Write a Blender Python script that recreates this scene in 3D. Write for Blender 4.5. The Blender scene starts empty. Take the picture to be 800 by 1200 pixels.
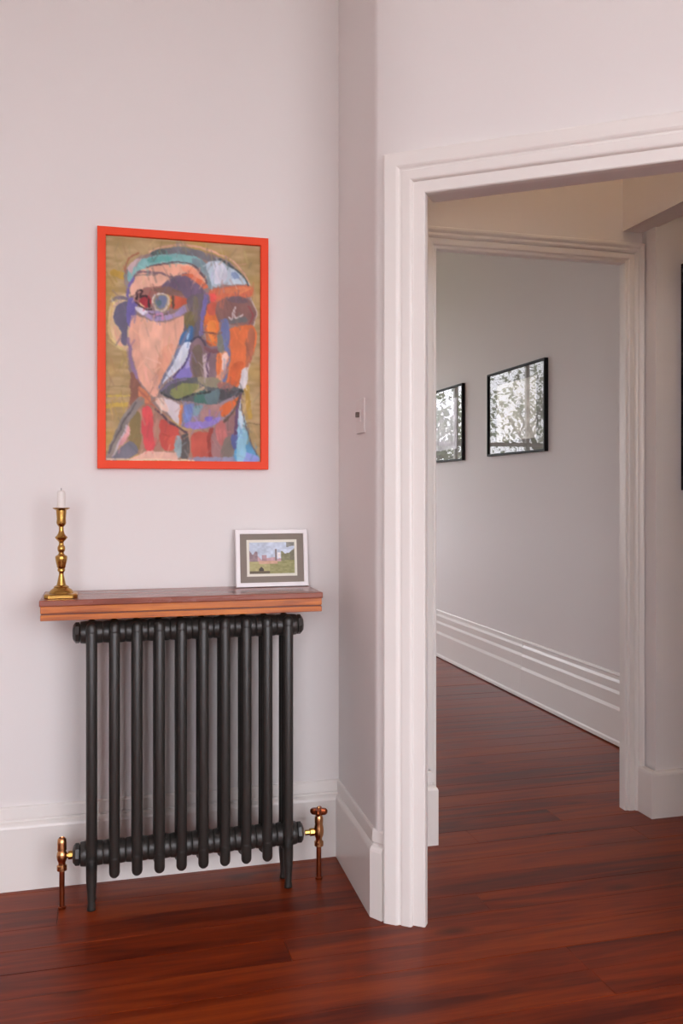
import bpy, bmesh, math, random
import numpy as np
from mathutils import Vector, Matrix

S = bpy.context.scene
COL = S.collection
random.seed(7)
R = math.radians

# ---------------------------------------------------------------- camera
cam_d = bpy.data.cameras.new('camera')
cam = bpy.data.objects.new('camera', cam_d)
COL.objects.link(cam)
cam.location = (0, 0, 1.22)
cam.rotation_euler = (R(90), 0, R(-14.88))
cam_d.sensor_fit = 'HORIZONTAL'
cam_d.sensor_width = 36
cam_d.lens = 1035 / 800 * 36
cam_d.shift_y = -23 / 800
cam_d.clip_start = 0.02
S.camera = cam

# ---------------------------------------------------------------- light
S.view_settings.view_transform = 'Standard'
S.view_settings.look = 'None'
S.view_settings.gamma = 1
S.view_settings.use_curve_mapping = False
S.view_settings.exposure = 0.33
S.cycles.use_denoising = True
S.cycles.max_bounces = 14
S.cycles.diffuse_bounces = 8
S.cycles.glossy_bounces = 6
S.cycles.transparent_max_bounces = 12
S.cycles.sample_clamp_indirect = 8

world = bpy.data.worlds.new('sky')
S.world = world
world.use_nodes = True
wb = world.node_tree.nodes['Background']
wb.inputs['Color'].default_value = (0.955, 0.955, 1.03, 1)
wb.inputs['Strength'].default_value = 7.0

def portal(name, loc, rot, sx, sy):
    l = bpy.data.lights.new(name, 'AREA')
    l.shape = 'RECTANGLE'; l.size = sx; l.size_y = sy
    l.cycles.is_portal = True
    o = bpy.data.objects.new(name, l); COL.objects.link(o)
    o.location = loc; o.rotation_euler = rot
    return o
# daylight enters through the windows, two of them added for more light
YB, YE, CEIL = -2.2, 8.5, 3.2          # rear wall, end wall of the far room, ceiling
W1 = (0.45, 2.75, 0.4, 2.95)            # rear windows: x0 x1 z0 z1
W4 = (6.8, 7.7, 0.7, 2.3)              # side window added to brighten the far room: y0 y1 z0 z1
W3 = (-1.9, -0.3, 0.4, 2.95)  # second rear window, added to spread the daylight wider
W2 = (-0.4, 2.05, 0.75, 2.7)             # far window
portal('daylight_portal', ((W1[0]+W1[1])/2, YB-0.16, (W1[2]+W1[3])/2), (R(90), 0, 0), W1[1]-W1[0], W1[3]-W1[2])
portal('daylight_portal', ((W3[0]+W3[1])/2, YB-0.16, (W3[2]+W3[3])/2), (R(90), 0, 0), W3[1]-W3[0], W3[3]-W3[2])
portal('daylight_portal', ((W2[0]+W2[1])/2, YE+0.16, (W2[2]+W2[3])/2), (R(-90), 0, 0), W2[1]-W2[0], W2[3]-W2[2])

portal('daylight_portal', (-1.55, (W4[0]+W4[1])/2, (W4[2]+W4[3])/2), (R(90), 0, R(-90)), W4[1]-W4[0], W4[3]-W4[2])

# ---------------------------------------------------------------- materials
def lin(c):
    return tuple((v/255/12.92 if v/255 <= .04045 else ((v/255+.055)/1.055)**2.4) for v in c)

def mat(name, col, rough=.5, metal=0.0, bump=0.0, bscale=60, var=0.0, vscale=4, coat=0.0, spec=.5):
    m = bpy.data.materials.new(name); m.use_nodes = True
    nt = m.node_tree; b = nt.nodes['Principled BSDF']
    b.inputs['Base Color'].default_value = (*col, 1)
    b.inputs['Roughness'].default_value = rough
    b.inputs['Metallic'].default_value = metal
    b.inputs['Coat Weight'].default_value = coat
    b.inputs['Coat Roughness'].default_value = .12
    b.inputs['Specular IOR Level'].default_value = spec
    if bump or var:
        tc = nt.nodes.new('ShaderNodeTexCoord')
    if bump:
        n = nt.nodes.new('ShaderNodeTexNoise'); n.inputs['Scale'].default_value = bscale; n.inputs['Detail'].default_value = 4
        bp = nt.nodes.new('ShaderNodeBump'); bp.inputs['Strength'].default_value = bump; bp.inputs['Distance'].default_value = .003
        nt.links.new(tc.outputs['Object'], n.inputs['Vector'])
        nt.links.new(n.outputs['Fac'], bp.inputs['Height']); nt.links.new(bp.outputs['Normal'], b.inputs['Normal'])
    if var:
        n = nt.nodes.new('ShaderNodeTexNoise'); n.inputs['Scale'].default_value = vscale; n.inputs['Detail'].default_value = 5
        r = nt.nodes.new('ShaderNodeValToRGB')
        r.color_ramp.elements[0].color = (*[c*(1-var) for c in col], 1); r.color_ramp.elements[0].position = .3
        r.color_ramp.elements[1].color = (*[min(1, c*(1+var)) for c in col], 1); r.color_ramp.elements[1].position = .7
        nt.links.new(tc.outputs['Object'], n.inputs['Vector'])
        nt.links.new(n.outputs['Fac'], r.inputs['Fac']); nt.links.new(r.outputs['Color'], b.inputs['Base Color'])
    return m

def wood(name, dark, mid, light, stretch=(.7, 9, 9), rough=.25, coat=.3, knots=True, rnd=.35, bump=.08, spec=.5):
    m = bpy.data.materials.new(name); m.use_nodes = True
    nt = m.node_tree; L = nt.links; b = nt.nodes['Principled BSDF']
    N = lambda t: nt.nodes.new('ShaderNode' + t)
    tc = N('TexCoord'); oi = N('ObjectInfo')
    sc = N('VectorMath'); sc.operation = 'MULTIPLY'; sc.inputs[1].default_value = stretch
    off = N('VectorMath'); off.operation = 'ADD'
    rs = N('VectorMath'); rs.operation = 'SCALE'; rs.inputs['Scale'].default_value = 37
    cmb = N('CombineXYZ')
    L.new(oi.outputs['Random'], cmb.inputs[0]); L.new(oi.outputs['Random'], cmb.inputs[1]); L.new(oi.outputs['Random'], cmb.inputs[2])
    L.new(cmb.outputs[0], rs.inputs[0])
    L.new(tc.outputs['Object'], sc.inputs[0]); L.new(sc.outputs[0], off.inputs[0]); L.new(rs.outputs[0], off.inputs[1])
    n1 = N('TexNoise'); n1.inputs['Scale'].default_value = 2.2; n1.inputs['Detail'].default_value = 7; n1.inputs['Distortion'].default_value = 1.1
    L.new(off.outputs[0], n1.inputs['Vector'])
    n2 = N('TexNoise'); n2.inputs['Scale'].default_value = 14; n2.inputs['Detail'].default_value = 4
    L.new(off.outputs[0], n2.inputs['Vector'])
    mx = N('Math'); mx.operation = 'MULTIPLY_ADD'; mx.inputs[1].default_value = .28
    L.new(n2.outputs['Fac'], mx.inputs[0]); L.new(n1.outputs['Fac'], mx.inputs[2])
    ra = N('Math'); ra.operation = 'MULTIPLY_ADD'; ra.inputs[1].default_value = rnd; ra.inputs[2].default_value = -.14 - rnd/2
    L.new(oi.outputs['Random'], ra.inputs[0])
    ad = N('Math'); ad.operation = 'ADD'; L.new(mx.outputs[0], ad.inputs[0]); L.new(ra.outputs[0], ad.inputs[1])
    cr = N('ValToRGB'); e = cr.color_ramp.elements
    e[0].position = .25; e[0].color = (*dark, 1); e[1].position = .78; e[1].color = (*light, 1)
    k = e.new(.5); k.color = (*mid, 1)
    L.new(ad.outputs[0], cr.inputs['Fac'])
    src = cr.outputs['Color']
    if knots:
        vo = N('TexVoronoi'); vo.inputs['Scale'].default_value = 1.0
        ks = N('VectorMath'); ks.operation = 'MULTIPLY'; ks.inputs[1].default_value = (2.0, 5.0, 1)
        ko = N('VectorMath'); ko.operation = 'ADD'
        L.new(tc.outputs['Object'], ks.inputs[0]); L.new(ks.outputs[0], ko.inputs[0]); L.new(rs.outputs[0], ko.inputs[1])
        L.new(ko.outputs[0], vo.inputs['Vector'])
        kr = N('ValToRGB'); kr.color_ramp.elements[0].position = .03; kr.color_ramp.elements[0].color = (.25, .22, .22, 1)
        kr.color_ramp.elements[1].position = .14; kr.color_ramp.elements[1].color = (1, 1, 1, 1)
        L.new(vo.outputs['Distance'], kr.inputs['Fac'])
        ml = N('Mix'); ml.data_type = 'RGBA'; ml.blend_type = 'MULTIPLY'; ml.inputs['Factor'].default_value = .8
        L.new(src, ml.inputs['A']); L.new(kr.outputs['Color'], ml.inputs['B']); src = ml.outputs['Result']
    L.new(src, b.inputs['Base Color'])
    rr = N('MapRange'); rr.inputs['To Min'].default_value = rough*.75; rr.inputs['To Max'].default_value = rough*1.4
    L.new(n1.outputs['Fac'], rr.inputs['Value']); L.new(rr.outputs['Result'], b.inputs['Roughness'])
    b.inputs['Coat Weight'].default_value = coat; b.inputs['Coat Roughness'].default_value = .18
    b.inputs['Specular IOR Level'].default_value = spec
    bp = N('Bump'); bp.inputs['Strength'].default_value = bump; bp.inputs['Distance'].default_value = .002
    L.new(n1.outputs['Fac'], bp.inputs['Height']); L.new(bp.outputs['Normal'], b.inputs['Normal'])
    return m

def glass_mat(name, ior=1.5):
    m = bpy.data.materials.new(name); m.use_nodes = True
    nt = m.node_tree; nt.nodes.remove(nt.nodes['Principled BSDF'])
    t = nt.nodes.new('ShaderNodeBsdfTransparent'); g = nt.nodes.new('ShaderNodeBsdfGlossy'); g.inputs['Roughness'].default_value = .01
    f = nt.nodes.new('ShaderNodeFresnel'); f.inputs['IOR'].default_value = ior
    # the Fresnel node inverts the index on back faces; feed it the inverse there, so both faces reflect alike
    ge = nt.nodes.new('ShaderNodeNewGeometry'); mr = nt.nodes.new('ShaderNodeMapRange')
    mr.inputs['To Min'].default_value = ior; mr.inputs['To Max'].default_value = 1/ior
    nt.links.new(ge.outputs['Backfacing'], mr.inputs['Value']); nt.links.new(mr.outputs['Result'], f.inputs['IOR'])
    x = nt.nodes.new('ShaderNodeMixShader'); o = nt.nodes['Material Output']
    nt.links.new(f.outputs[0], x.inputs[0]); nt.links.new(t.outputs[0], x.inputs[1]); nt.links.new(g.outputs[0], x.inputs[2])
    nt.links.new(x.outputs[0], o.inputs['Surface'])
    return m

def vcol_mat(name, rough=.6, bump=0.0, spec=.4):
    m = bpy.data.materials.new(name); m.use_nodes = True
    nt = m.node_tree; b = nt.nodes['Principled BSDF']; b.inputs['Roughness'].default_value = rough
    b.inputs['Specular IOR Level'].default_value = spec
    a = nt.nodes.new('ShaderNodeAttribute'); a.attribute_name = 'Col'
    nt.links.new(a.outputs['Color'], b.inputs['Base Color'])
    if bump:
        tc = nt.nodes.new('ShaderNodeTexCoord'); n = nt.nodes.new('ShaderNodeTexNoise'); n.inputs['Scale'].default_value = 90
        bp = nt.nodes.new('ShaderNodeBump'); bp.inputs['Strength'].default_value = bump; bp.inputs['Distance'].default_value = .002
        nt.links.new(tc.outputs['Object'], n.inputs['Vector']); nt.links.new(n.outputs['Fac'], bp.inputs['Height'])
        nt.links.new(bp.outputs['Normal'], b.inputs['Normal'])
    return m

M = dict(
    wall=mat('wall_paint', (.79, .76, .745), .75, bump=.05, bscale=35, spec=.2),
    ceil=mat('ceiling_paint', (.82, .79, .76), .85),
    trim=mat('trim_gloss_paint', (.82, .79, .755), .32, bump=.03, bscale=25),
    iron=mat('cast_iron_paint', lin((45, 42, 39)), .36, bump=.08, bscale=120),
    brass=mat('brass', lin((184, 142, 76)), .24, 1.0, var=.12, vscale=30),
    valve=mat('valve_brass', lin((208, 152, 104)), .2, 1.0),
    copper=mat('copper_pipe', lin((150, 78, 48)), .35, 1.0, var=.2, vscale=20),
    orange=mat('orange_frame_paint', lin((238, 68, 24)), .5, spec=.3),
    white=mat('white_frame_paint', (.86, .83, .83), .4),
    black=mat('black_frame_paint', (.012, .011, .011), .6, spec=.2),
    mount_grey=mat('grey_mount_card', lin((138, 128, 118)), .8),
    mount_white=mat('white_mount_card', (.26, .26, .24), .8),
    cream=mat('cream_card', (.80, .78, .68), .8),
    wax=mat('candle_wax', (.80, .76, .72), .45),
    wick=mat('wick', (.03, .025, .02), .9),
    glass=glass_mat('picture_glass', 1.2), pane=glass_mat('window_pane'),
    plastic=mat('switch_plastic', (.74, .68, .66), .35),
    toggle=mat('switch_toggle', lin((95, 78, 68)), .4),
    sub=mat('subfloor', (.03, .012, .008), .9),
    floor=wood('red_floorboard', lin((80, 20, 3)), lin((120, 41, 7)), lin((146, 62, 15)), rough=.3, coat=.0, rnd=.2, spec=.2),
    shelf_top=wood('shelf_top_wood', lin((118, 54, 36)), lin((136, 66, 46)), lin((152, 82, 58)), stretch=(1, 14, 14), rough=.25, knots=False, rnd=.05),
    shelf_edge=wood('shelf_edge_wood', lin((136, 60, 14)), lin((192, 103, 28)), lin((216, 134, 44)), stretch=(1.2, 14, 22), rough=.35, knots=False, rnd=.25),
    shelf_dark=wood('shelf_groove_wood', lin((70, 26, 14)), lin((96, 40, 20)), lin((120, 56, 30)), stretch=(1, 14, 14), rough=.4, knots=False, rnd=.05),
    paint=vcol_mat('painted_board', .55, .25), print=vcol_mat('photo_print', .5),
    leaf=mat('tree_leaf', (.16, .21, .09), .7, var=.4, vscale=3), bark=mat('tree_bark', (.07, .055, .04), .9, var=.3, vscale=8),
    bounce_slab=mat('bounce_paving', (.42, .40, .37), .9, var=.15, vscale=2),
    lawn=mat('lawn', (.15, .17, .10), .95, var=.3, vscale=2),
    shade=mat('lamp_shade', (.8, .7, .5), .7),
)

# ---------------------------------------------------------------- mesh helpers
def link(name, me, m, parent=None, smooth=False):
    o = bpy.data.objects.new(name, me); COL.objects.link(o)
    if m is not None: me.materials.append(m)
    if smooth:
        for p in me.polygons: p.use_smooth = True
        try: me.set_sharp_from_angle(angle=R(40))
        except Exception: pass
    if parent: o.parent = parent
    return o
def obj(name, bm, m, parent=None, smooth=False):
    bmesh.ops.recalc_face_normals(bm, faces=bm.faces[:])
    me = bpy.data.meshes.new(name); bm.to_mesh(me); bm.free()
    return link(name, me, m, parent, smooth)
def tag(o, label, cat=None, group=None, kind=None):
    o['label'] = label
    if cat: o['category'] = cat
    if group: o['group'] = group
    if kind: o['kind'] = kind
    return o
def empty(name, loc=(0, 0, 0), rz=0):
    o = bpy.data.objects.new(name, None); COL.objects.link(o); o.empty_display_size = .05
    o.location = loc; o.rotation_euler = (0, 0, rz); return o
def add_box(bm, x0, x1, y0, y1, z0, z1, mtx=None):
    v = [bm.verts.new((x, y, z)) for z in (z0, z1) for x, y in ((x0, y0), (x1, y0), (x1, y1), (x0, y1))]
    for f in ((0, 3, 2, 1), (4, 5, 6, 7), (0, 1, 5, 4), (1, 2, 6, 5), (2, 3, 7, 6), (3, 0, 4, 7)):
        bm.faces.new([v[i] for i in f])
    if mtx: bmesh.ops.transform(bm, matrix=mtx, verts=v)
    return v
def boxes(*bs, bev=0):
    bm = bmesh.new()
    for b in bs: add_box(bm, *b)
    if bev: bmesh.ops.bevel(bm, geom=bm.edges[:], offset=bev, segments=2, affect='EDGES', profile=.5)
    return bm
def add_prism(bm, plan, z0, z1):
    a = [bm.verts.new((x, y, z0)) for x, y in plan]; b = [bm.verts.new((x, y, z1)) for x, y in plan]
    n = len(plan); bm.faces.new(a[::-1]); bm.faces.new(b)
    for i in range(n): bm.faces.new((a[i], a[(i+1) % n], b[(i+1) % n], b[i]))
def add_lathe(bm, prof, n=24, mtx=None):
    """prof = (radius, height) pairs about Z"""
    rings = []
    for r, z in prof:
        if r < 1e-5: rings.append([bm.verts.new((0, 0, z))])
        else: rings.append([bm.verts.new((r*math.cos(2*math.pi*i/n), r*math.sin(2*math.pi*i/n), z)) for i in range(n)])
    for a, b in zip(rings[:-1], rings[1:]):
        for i in range(n):
            j = (i+1) % n
            if len(a) == 1 and len(b) == 1: continue
            if len(a) == 1: bm.faces.new((a[0], b[i], b[j]))
            elif len(b) == 1: bm.faces.new((a[i], a[j], b[0]))
            else: bm.faces.new((a[i], a[j], b[j], b[i]))
    if len(rings[0]) > 1: bm.faces.new(rings[0][::-1])
    if len(rings[-1]) > 1: bm.faces.new(rings[-1])
    if mtx: bmesh.ops.transform(bm, matrix=mtx, verts=[v for r in rings for v in r])
def capsule(r, z0, z1):
    p = [(0, z0)] + [(r*math.sin(a), z0 + r*1.0 - r*1.0*math.cos(a)) for a in (R(30), R(60), R(90))]
    q = [(r*math.sin(a), z1 - r + r*math.cos(a)) for a in (R(90), R(60), R(30))] + [(0, z1)]
    return p + q
TX = Matrix.Rotation(R(90), 4, 'Y')
TY = Matrix.Rotation(R(-90), 4, 'X')

def sweep(path, prof, side=1, m0=None, m1=None):
    """plan polyline swept with profile (offset, z); one bmesh per segment, mitred corners. m0/m1: end plan normals"""
    P = [Vector(p) for p in path]; n = len(P)
    nrm = []
    for a, b in zip(P[:-1], P[1:]):
        d = (b-a).normalized(); nrm.append(Vector((-d.y, d.x))*side)
    mit = []
    for i in range(n):
        if i == 0: mit.append(Vector(m0) if m0 else nrm[0])
        elif i == n-1: mit.append(Vector(m1) if m1 else nrm[-1])
        else:
            s = nrm[i-1] + nrm[i]; mit.append(s/s.dot(nrm[i]))
    out = []
    for i in range(n-1):
        bm = bmesh.new(); A = []; B = []
        for o, z in prof:
            a = P[i] + mit[i]*o; b = P[i+1] + mit[i+1]*o
            A.append(bm.verts.new((a.x, a.y, z))); B.append(bm.verts.new((b.x, b.y, z)))
        k = len(prof)
        for j in range(k): bm.faces.new((A[j], A[(j+1) % k], B[(j+1) % k], B[j]))
        bm.faces.new(A); bm.faces.new(B[::-1])
        out.append(bm)
    return out

def casing(t0, t1, zh, prof, frame):
    """three mitred lengths round an opening; prof = (outward, proud); frame maps (t, proud, z) to the world"""
    segs = []
    k = len(prof)
    pts = [[(t0-w, o, 0) for w, o in prof], [(t0-w, o, zh+w) for w, o in prof],
           [(t1+w, o, zh+w) for w, o in prof], [(t1+w, o, 0) for w, o in prof]]
    for a, b in zip(pts[:-1], pts[1:]):
        bm = bmesh.new()
        A = [bm.verts.new(frame(*p)) for p in a]; B = [bm.verts.new(frame(*p)) for p in b]
        for j in range(k): bm.faces.new((A[j], A[(j+1) % k], B[(j+1) % k], B[j]))
        bm.faces.new(A); bm.faces.new(B[::-1]); segs.append(bm)
    return segs

# ---------------------------------------------------------------- the setting
XL, XR = -2.3, 4.2          # left wall, right wall of the hall
YW = 2.89                   # radiator wall face
D = Vector((.805, -.593)).normalized(); NN = Vector((D.y, -D.x))     # canted wall: along, and out of it (to the room)
if NN.y > 0: NN = -NN
P0 = Vector((.735, 2.43))
def cant(t, o, z=None):
    p = P0 + D*t + NN*o
    return (p.x, p.y) if z is None else (p.x, p.y, z)
T_END = (3.3 - P0.x)/D.x    # the canted wall runs to the main room's right wall
XM = 3.3

floor = tag(obj('floor', boxes((XL-.1, XR+.1, YB-.1, 3.1, -.12, -.022), (-1.5, 2.5, 3.1, YE+.1, -.12, -.022)), M['sub']),
            'red stained floorboards running through the room and the hall', kind='structure')
# planks, each one a board with eased edges and a fine joint
def plank(x0, x1, y0, y1, dz):
    g = .0004
    bm = bmesh.new(); hx, hy = (x1-x0)/2 - g, (y1-y0)/2 - g
    e = .0006
    lo = [bm.verts.new((sx*hx, sy*hy, -.02)) for sx, sy in ((-1, -1), (1, -1), (1, 1), (-1, 1))]
    md = [bm.verts.new((sx*hx, sy*hy, -e)) for sx, sy in ((-1, -1), (1, -1), (1, 1), (-1, 1))]
    hi = [bm.verts.new((sx*(hx-e), sy*(hy-e), 0)) for sx, sy in ((-1, -1), (1, -1), (1, 1), (-1, 1))]
    bm.faces.new(hi)
    for a, b in ((lo, md), (md, hi)):
        for i in range(4): bm.faces.new((a[i], a[(i+1) % 4], b[(i+1) % 4], b[i]))
    o = obj('floorboard', bm, M['floor'], floor)
    o.location = ((x0+x1)/2, (y0+y1)/2, dz)
PW = .118
r0 = math.floor((YB - 2.729)/PW)
i = r0
while True:
    y0 = 2.729 + i*PW; y1 = y0 + PW
    if y0 > YE: break
    y0c, y1c = max(y0, YB), min(y1, YE)
    a, b = (XL, XR) if (y0+y1)/2 < 3.06 else (-1.4, 2.39)
    cuts = [a]
    x = a + random.uniform(1.2, 3.6)
    while x < b - .7:
        cuts.append(x); x += random.uniform(2.4, 4.0)
    cuts.append(b)
    for c0, c1 in zip(cuts[:-1], cuts[1:]): plank(c0, c1, y0c, y1c, random.uniform(-.0008, 0))
    i += 1

tag(obj('ceiling', boxes((XL-.1, XR+.1, YB-.1, 3.1, CEIL, CEIL+.1), (-1.5, 2.5, 3.1, YE+.1, CEIL, CEIL+.1)), M['ceil']),
    'plain white painted ceiling', kind='structure')
def wall(name, label, *bs):
    return tag(obj(name, boxes(*bs), M['wall']), label, kind='structure')
JL, JR, Y2 = 1.15, 1.92, 3.0       # second doorway: opening edges, recessed face
wall('wall_back', 'pinkish white plaster wall behind the radiator, pierced by the inner doorway',
     (XL-.1, 1.08, YW, 3.1, 0, CEIL), (1.08, JL-.004, Y2, 3.03, 0, CEIL), (JR+.004, 2.0, Y2, 3.03, 0, CEIL),
     (JL-.004, JR+.004, Y2, 3.03, 2.104, CEIL), (2.0, XR, 2.915, 3.1, 0, CEIL))
wall('wall_left', 'plain plaster side wall of the front room', (XL-.1, XL, YB, YW, 0, CEIL))
wall('wall_rear', 'plaster wall with a tall sash window and an added one opposite the radiator',
     (XL-.1, W3[0], YB-.2, YB, 0, CEIL), (W3[1], W1[0], YB-.2, YB, 0, CEIL), (W1[1], XM+.1, YB-.2, YB, 0, CEIL),
     (W1[0], W1[1], YB-.2, YB, 0, W1[2]), (W1[0], W1[1], YB-.2, YB, W1[3], CEIL),
     (W3[0], W3[1], YB-.2, YB, 0, W3[2]), (W3[0], W3[1], YB-.2, YB, W3[3], CEIL))
ye = cant(T_END, 0)[1]
wall('wall_right', 'plain plaster side wall opposite the left one', (XM, XM+.1, YB, ye+.05, 0, CEIL))
wall('wall_hall', 'plaster end wall of the dim hall', (XR, XR+.1, ye, 3.1, 0, CEIL))
wall('wall_hall_front', 'plaster wall closing the hall beside the front room', (XM+.1, XR, ye-.05, ye+.05, 0, CEIL))

# short return wall with the rounded corner and the canted wall around the doorway
T0, T1, ZH = .16, .985, 2.06
bm = bmesh.new()
add_prism(bm, [(.758, YW), (.7465, 2.445), (.7468, 2.436), (.7485, 2.428), cant(.022, 0), cant(T0-.004, 0), cant(T0-.004, -.015), cant(.075, -.11), (.85, YW)], 0, CEIL)
tag(obj('wall_return', bm, M['wall'], smooth=True), 'narrow return wall with a rounded corner beside the open doorway', kind='structure')
bm = bmesh.new()
add_prism(bm, [cant(T0-.004, 0), cant(T_END, 0), cant(T_END+.03, -.1), cant(T0-.004, -.1)], ZH+.004, CEIL)
add_prism(bm, [cant(T1+.004, 0), cant(T_END, 0), cant(T_END+.03, -.1), cant(T1+.004, -.1)], 0, ZH+.004)
tag(obj('wall_canted', bm, M['wall']), 'slanting plaster wall over and beside the front doorway', kind='structure')
# dropped beam over the side opening of the lobby
wall('wall_beam', 'dropped plaster beam across the hall above the inner doorway', (1.915, 2.012, 1.62, Y2, 2.222, CEIL))
# far room
wall('wall_far_right', 'long plaster wall of the far room hung with black framed pictures', (2.39, 2.49, 3.1, YE, 0, CEIL))
wall('wall_far_left', 'left wall of the far room around an added tall window', (-1.5, -1.4, 3.1, W4[0], 0, CEIL), (-1.5, -1.4, W4[1], YE, 0, CEIL),
     (-1.5, -1.4, W4[0], W4[1], 0, W4[2]), (-1.5, -1.4, W4[0], W4[1], W4[3], CEIL))
wall('wall_far_end', 'end wall of the far room around its wide window',
     (-1.5, W2[0], YE, YE+.2, 0, CEIL), (W2[1], 2.5, YE, YE+.2, 0, CEIL),
     (W2[0], W2[1], YE, YE+.2, 0, W2[2]), (W2[0], W2[1], YE, YE+.2, W2[3], CEIL))

# skirting boards
SK = [(0, .252), (.006, .252), (.0105, .247), (.0125, .222), (.0128, .216), (.008, .212), (.008, .207), (.0165, .203), (.0225, .197), (.025, .19), (.025, 0), (0, 0)]
KR = .65
seg = sweep([(XL, YW), (.758, YW)], SK, side=-1, m1=(-KR, -1)) + sweep([(.758, YW), (.7467, 2.438), cant(.0412, 0)], [(o*KR, z) for o, z in SK], side=-1, m0=(-1, -1/KR))
tag(obj('baseboard_back', seg[0], M['trim']), 'tall white moulded skirting board behind the radiator', kind='structure')
br = empty('baseboard_return'); tag(br, 'short moulded skirting board on the return wall', kind='structure')
obj('skirting_length', seg[1], M['trim'], br); obj('corner_block', seg[2], M['trim'], br)
seg = sweep([(.86, YW), (1.083, YW), (1.083, 2.972)], SK, side=-1)
bl = empty('baseboard_lobby'); tag(bl, 'small piece of tall skirting left of the inner doorway', kind='structure')
obj('skirting_length', seg[0], M['trim'], bl); obj('skirting_end', seg[1], M['trim'], bl)
SKP = [(0, .172), (.02, .172), (.0245, .167), (.026, .158), (.026, 0), (0, 0)]
seg = sweep([(1.992, 2.985), (1.992, 2.915), (XR, 2.915)], SKP, side=-1)
bp = empty('baseboard_hall'); tag(bp, 'low plain skirting wrapping the pier right of the inner doorway', kind='structure')
obj('skirting_end', seg[0], M['trim'], bp); obj('skirting_length', seg[1], M['trim'], bp)
SKF = [(0, .345), (.006, .34), (.008, .318), (.013, .302), (.0125, .266), (.018, .25), (.0175, .192), (.0235, .174), (.024, .03), (.028, .022), (.029, .006), (0, .006)]
SKG = [(0, .348), (.007, .345), (.0095, .337), (.006, .331), (.0065, .316), (.013, .302), (.0125, .264), (.018, .25), (.0175, .19), (.0235, .174), (.024, .03), (.028, .022), (.029, .006), (0, .006)]
bf = empty('baseboard_far'); tag(bf, 'tall stepped white skirting board of the far room', kind='structure')
obj('skirting_length', sweep([(2.39, 4.78), (2.39, 3.1)], SKG, side=-1)[0], M['trim'], bf)
obj('skirting_length', sweep([(2.39, YE), (2.39, 4.782)], SKF, side=-1)[0], M['trim'], bf)

# door surrounds
CP = [(.003, -.026), (0, -.022), (0, 0), (.003, .005), (.034, .005), (.035, .016), (.037, .022), (.041, .025), (.046, .025), (.064, .0245), (.067, .0205), (.071, .0215), (.075, .028), (.08, .0315), (.113, .0315), (.117, .029), (.119, .022), (.119, -.0005), (.02, -.0005), (.02, -.026)]
CP = [(w, o*.68 if o > 0 else o) for w, o in CP]
d1 = empty('door_1', (*cant(T0, 0), 0)); tag(d1, 'white moulded surround of the slanting front doorway', kind='structure')
inv = Matrix.Translation(-d1.location)
def fr1(t, o, z): return Vector(cant(t, o, z)) - d1.location
for nm, b in zip(('jamb_casing', 'head_casing', 'jamb_casing'), casing(T0, T1, ZH, CP, fr1)): obj(nm, b, M['trim'], d1)
C2 = [(.0, -.032), (0, .004), (.003, .006), (.012, .006), (.014, .011), (.017, .013), (.034, .014), (.037, .010), (.041, .018), (.046, .021), (.055, .019), (.058, .023), (.064, .027), (.072, .027), (.075, .023), (.075, -.0), (.003, 0), (.003, -.032)]
d2 = empty('door_2', (JL, Y2, 0)); tag(d2, 'white moulded surround of the inner doorway', kind='structure')
def fr2(t, o, z): return Vector((t, Y2 - o, z)) - d2.location
for nm, b in zip(('jamb_casing', 'head_casing', 'jamb_casing'), casing(JL, JR, 2.1, C2, fr2)): obj(nm, b, M['trim'], d2)

# windows (frame, bars, pane)
def window(name, label, w, y0, y1, nx, nz, at=None):
    x0, x1, z0, z1 = w
    e = empty(name, ((x0+x1)/2, (y0+y1)/2, z0)); tag(e, label, kind='structure')
    ox, oy, oz = e.location
    if at is not None: e.location = (at, (x0+x1)/2, z0); e.rotation_euler = (0, 0, R(90))
    f = .06
    L = lambda a, b, c, d, g, h: (a-ox, b-ox, c-oy, d-oy, g-oz, h-oz)
    obj('window_frame', boxes(L(x0, x0+f, y0, y1, z0, z1), L(x1-f, x1, y0, y1, z0, z1), L(x0+f, x1-f, y0, y1, z0, z0+f), L(x0+f, x1-f, y0, y1, z1-f, z1)), M['trim'], e)
    ym = (y0+y1)/2
    for k in range(1, nx):
        x = x0 + (x1-x0)*k/nx
        obj('glazing_bar', boxes(L(x-.02, x+.02, ym-.02, ym+.02, z0+f, z1-f)), M['trim'], e)
    for k in range(1, nz):
        z = z0 + (z1-z0)*k/nz
        obj('glazing_bar', boxes(L(x0+f, x1-f, ym-.018, ym+.018, z-.02, z+.02)), M['trim'], e)
    obj('pane', boxes(L(x0+f, x1-f, ym-.002, ym+.002, z0+f, z1-f)), M['pane'], e)
window('window_1', 'wide white sash window of the front room', W1, YB-.14, YB-.06, 3, 2)
window('added_window_rear', 'narrower white sash window added to broaden the light of the front room', W3, YB-.14, YB-.06, 2, 2)
window('added_window_side', 'tall white side window added to brighten the far room', W4, -.04, .04, 2, 2, at=-1.45)
window('window_2', 'wide white window of the far room looking onto trees', W2, YE+.06, YE+.14, 3, 2)
tag(obj('ground', boxes((-30, 30, YE+.2, 45, -.5, -.3), (-30, -1.5, 0, YE+.2, -.5, -.3)), M['lawn']), 'green lawn outside the far window', kind='structure')
tag(obj('bounce_terrace', boxes((-30, 30, -40, YB-.2, -.5, -.3)), M['bounce_slab']), 'pale paved ground added outside the front room to bounce daylight in', kind='structure')  # pale ground added to bounce daylight up onto the ceiling

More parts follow.
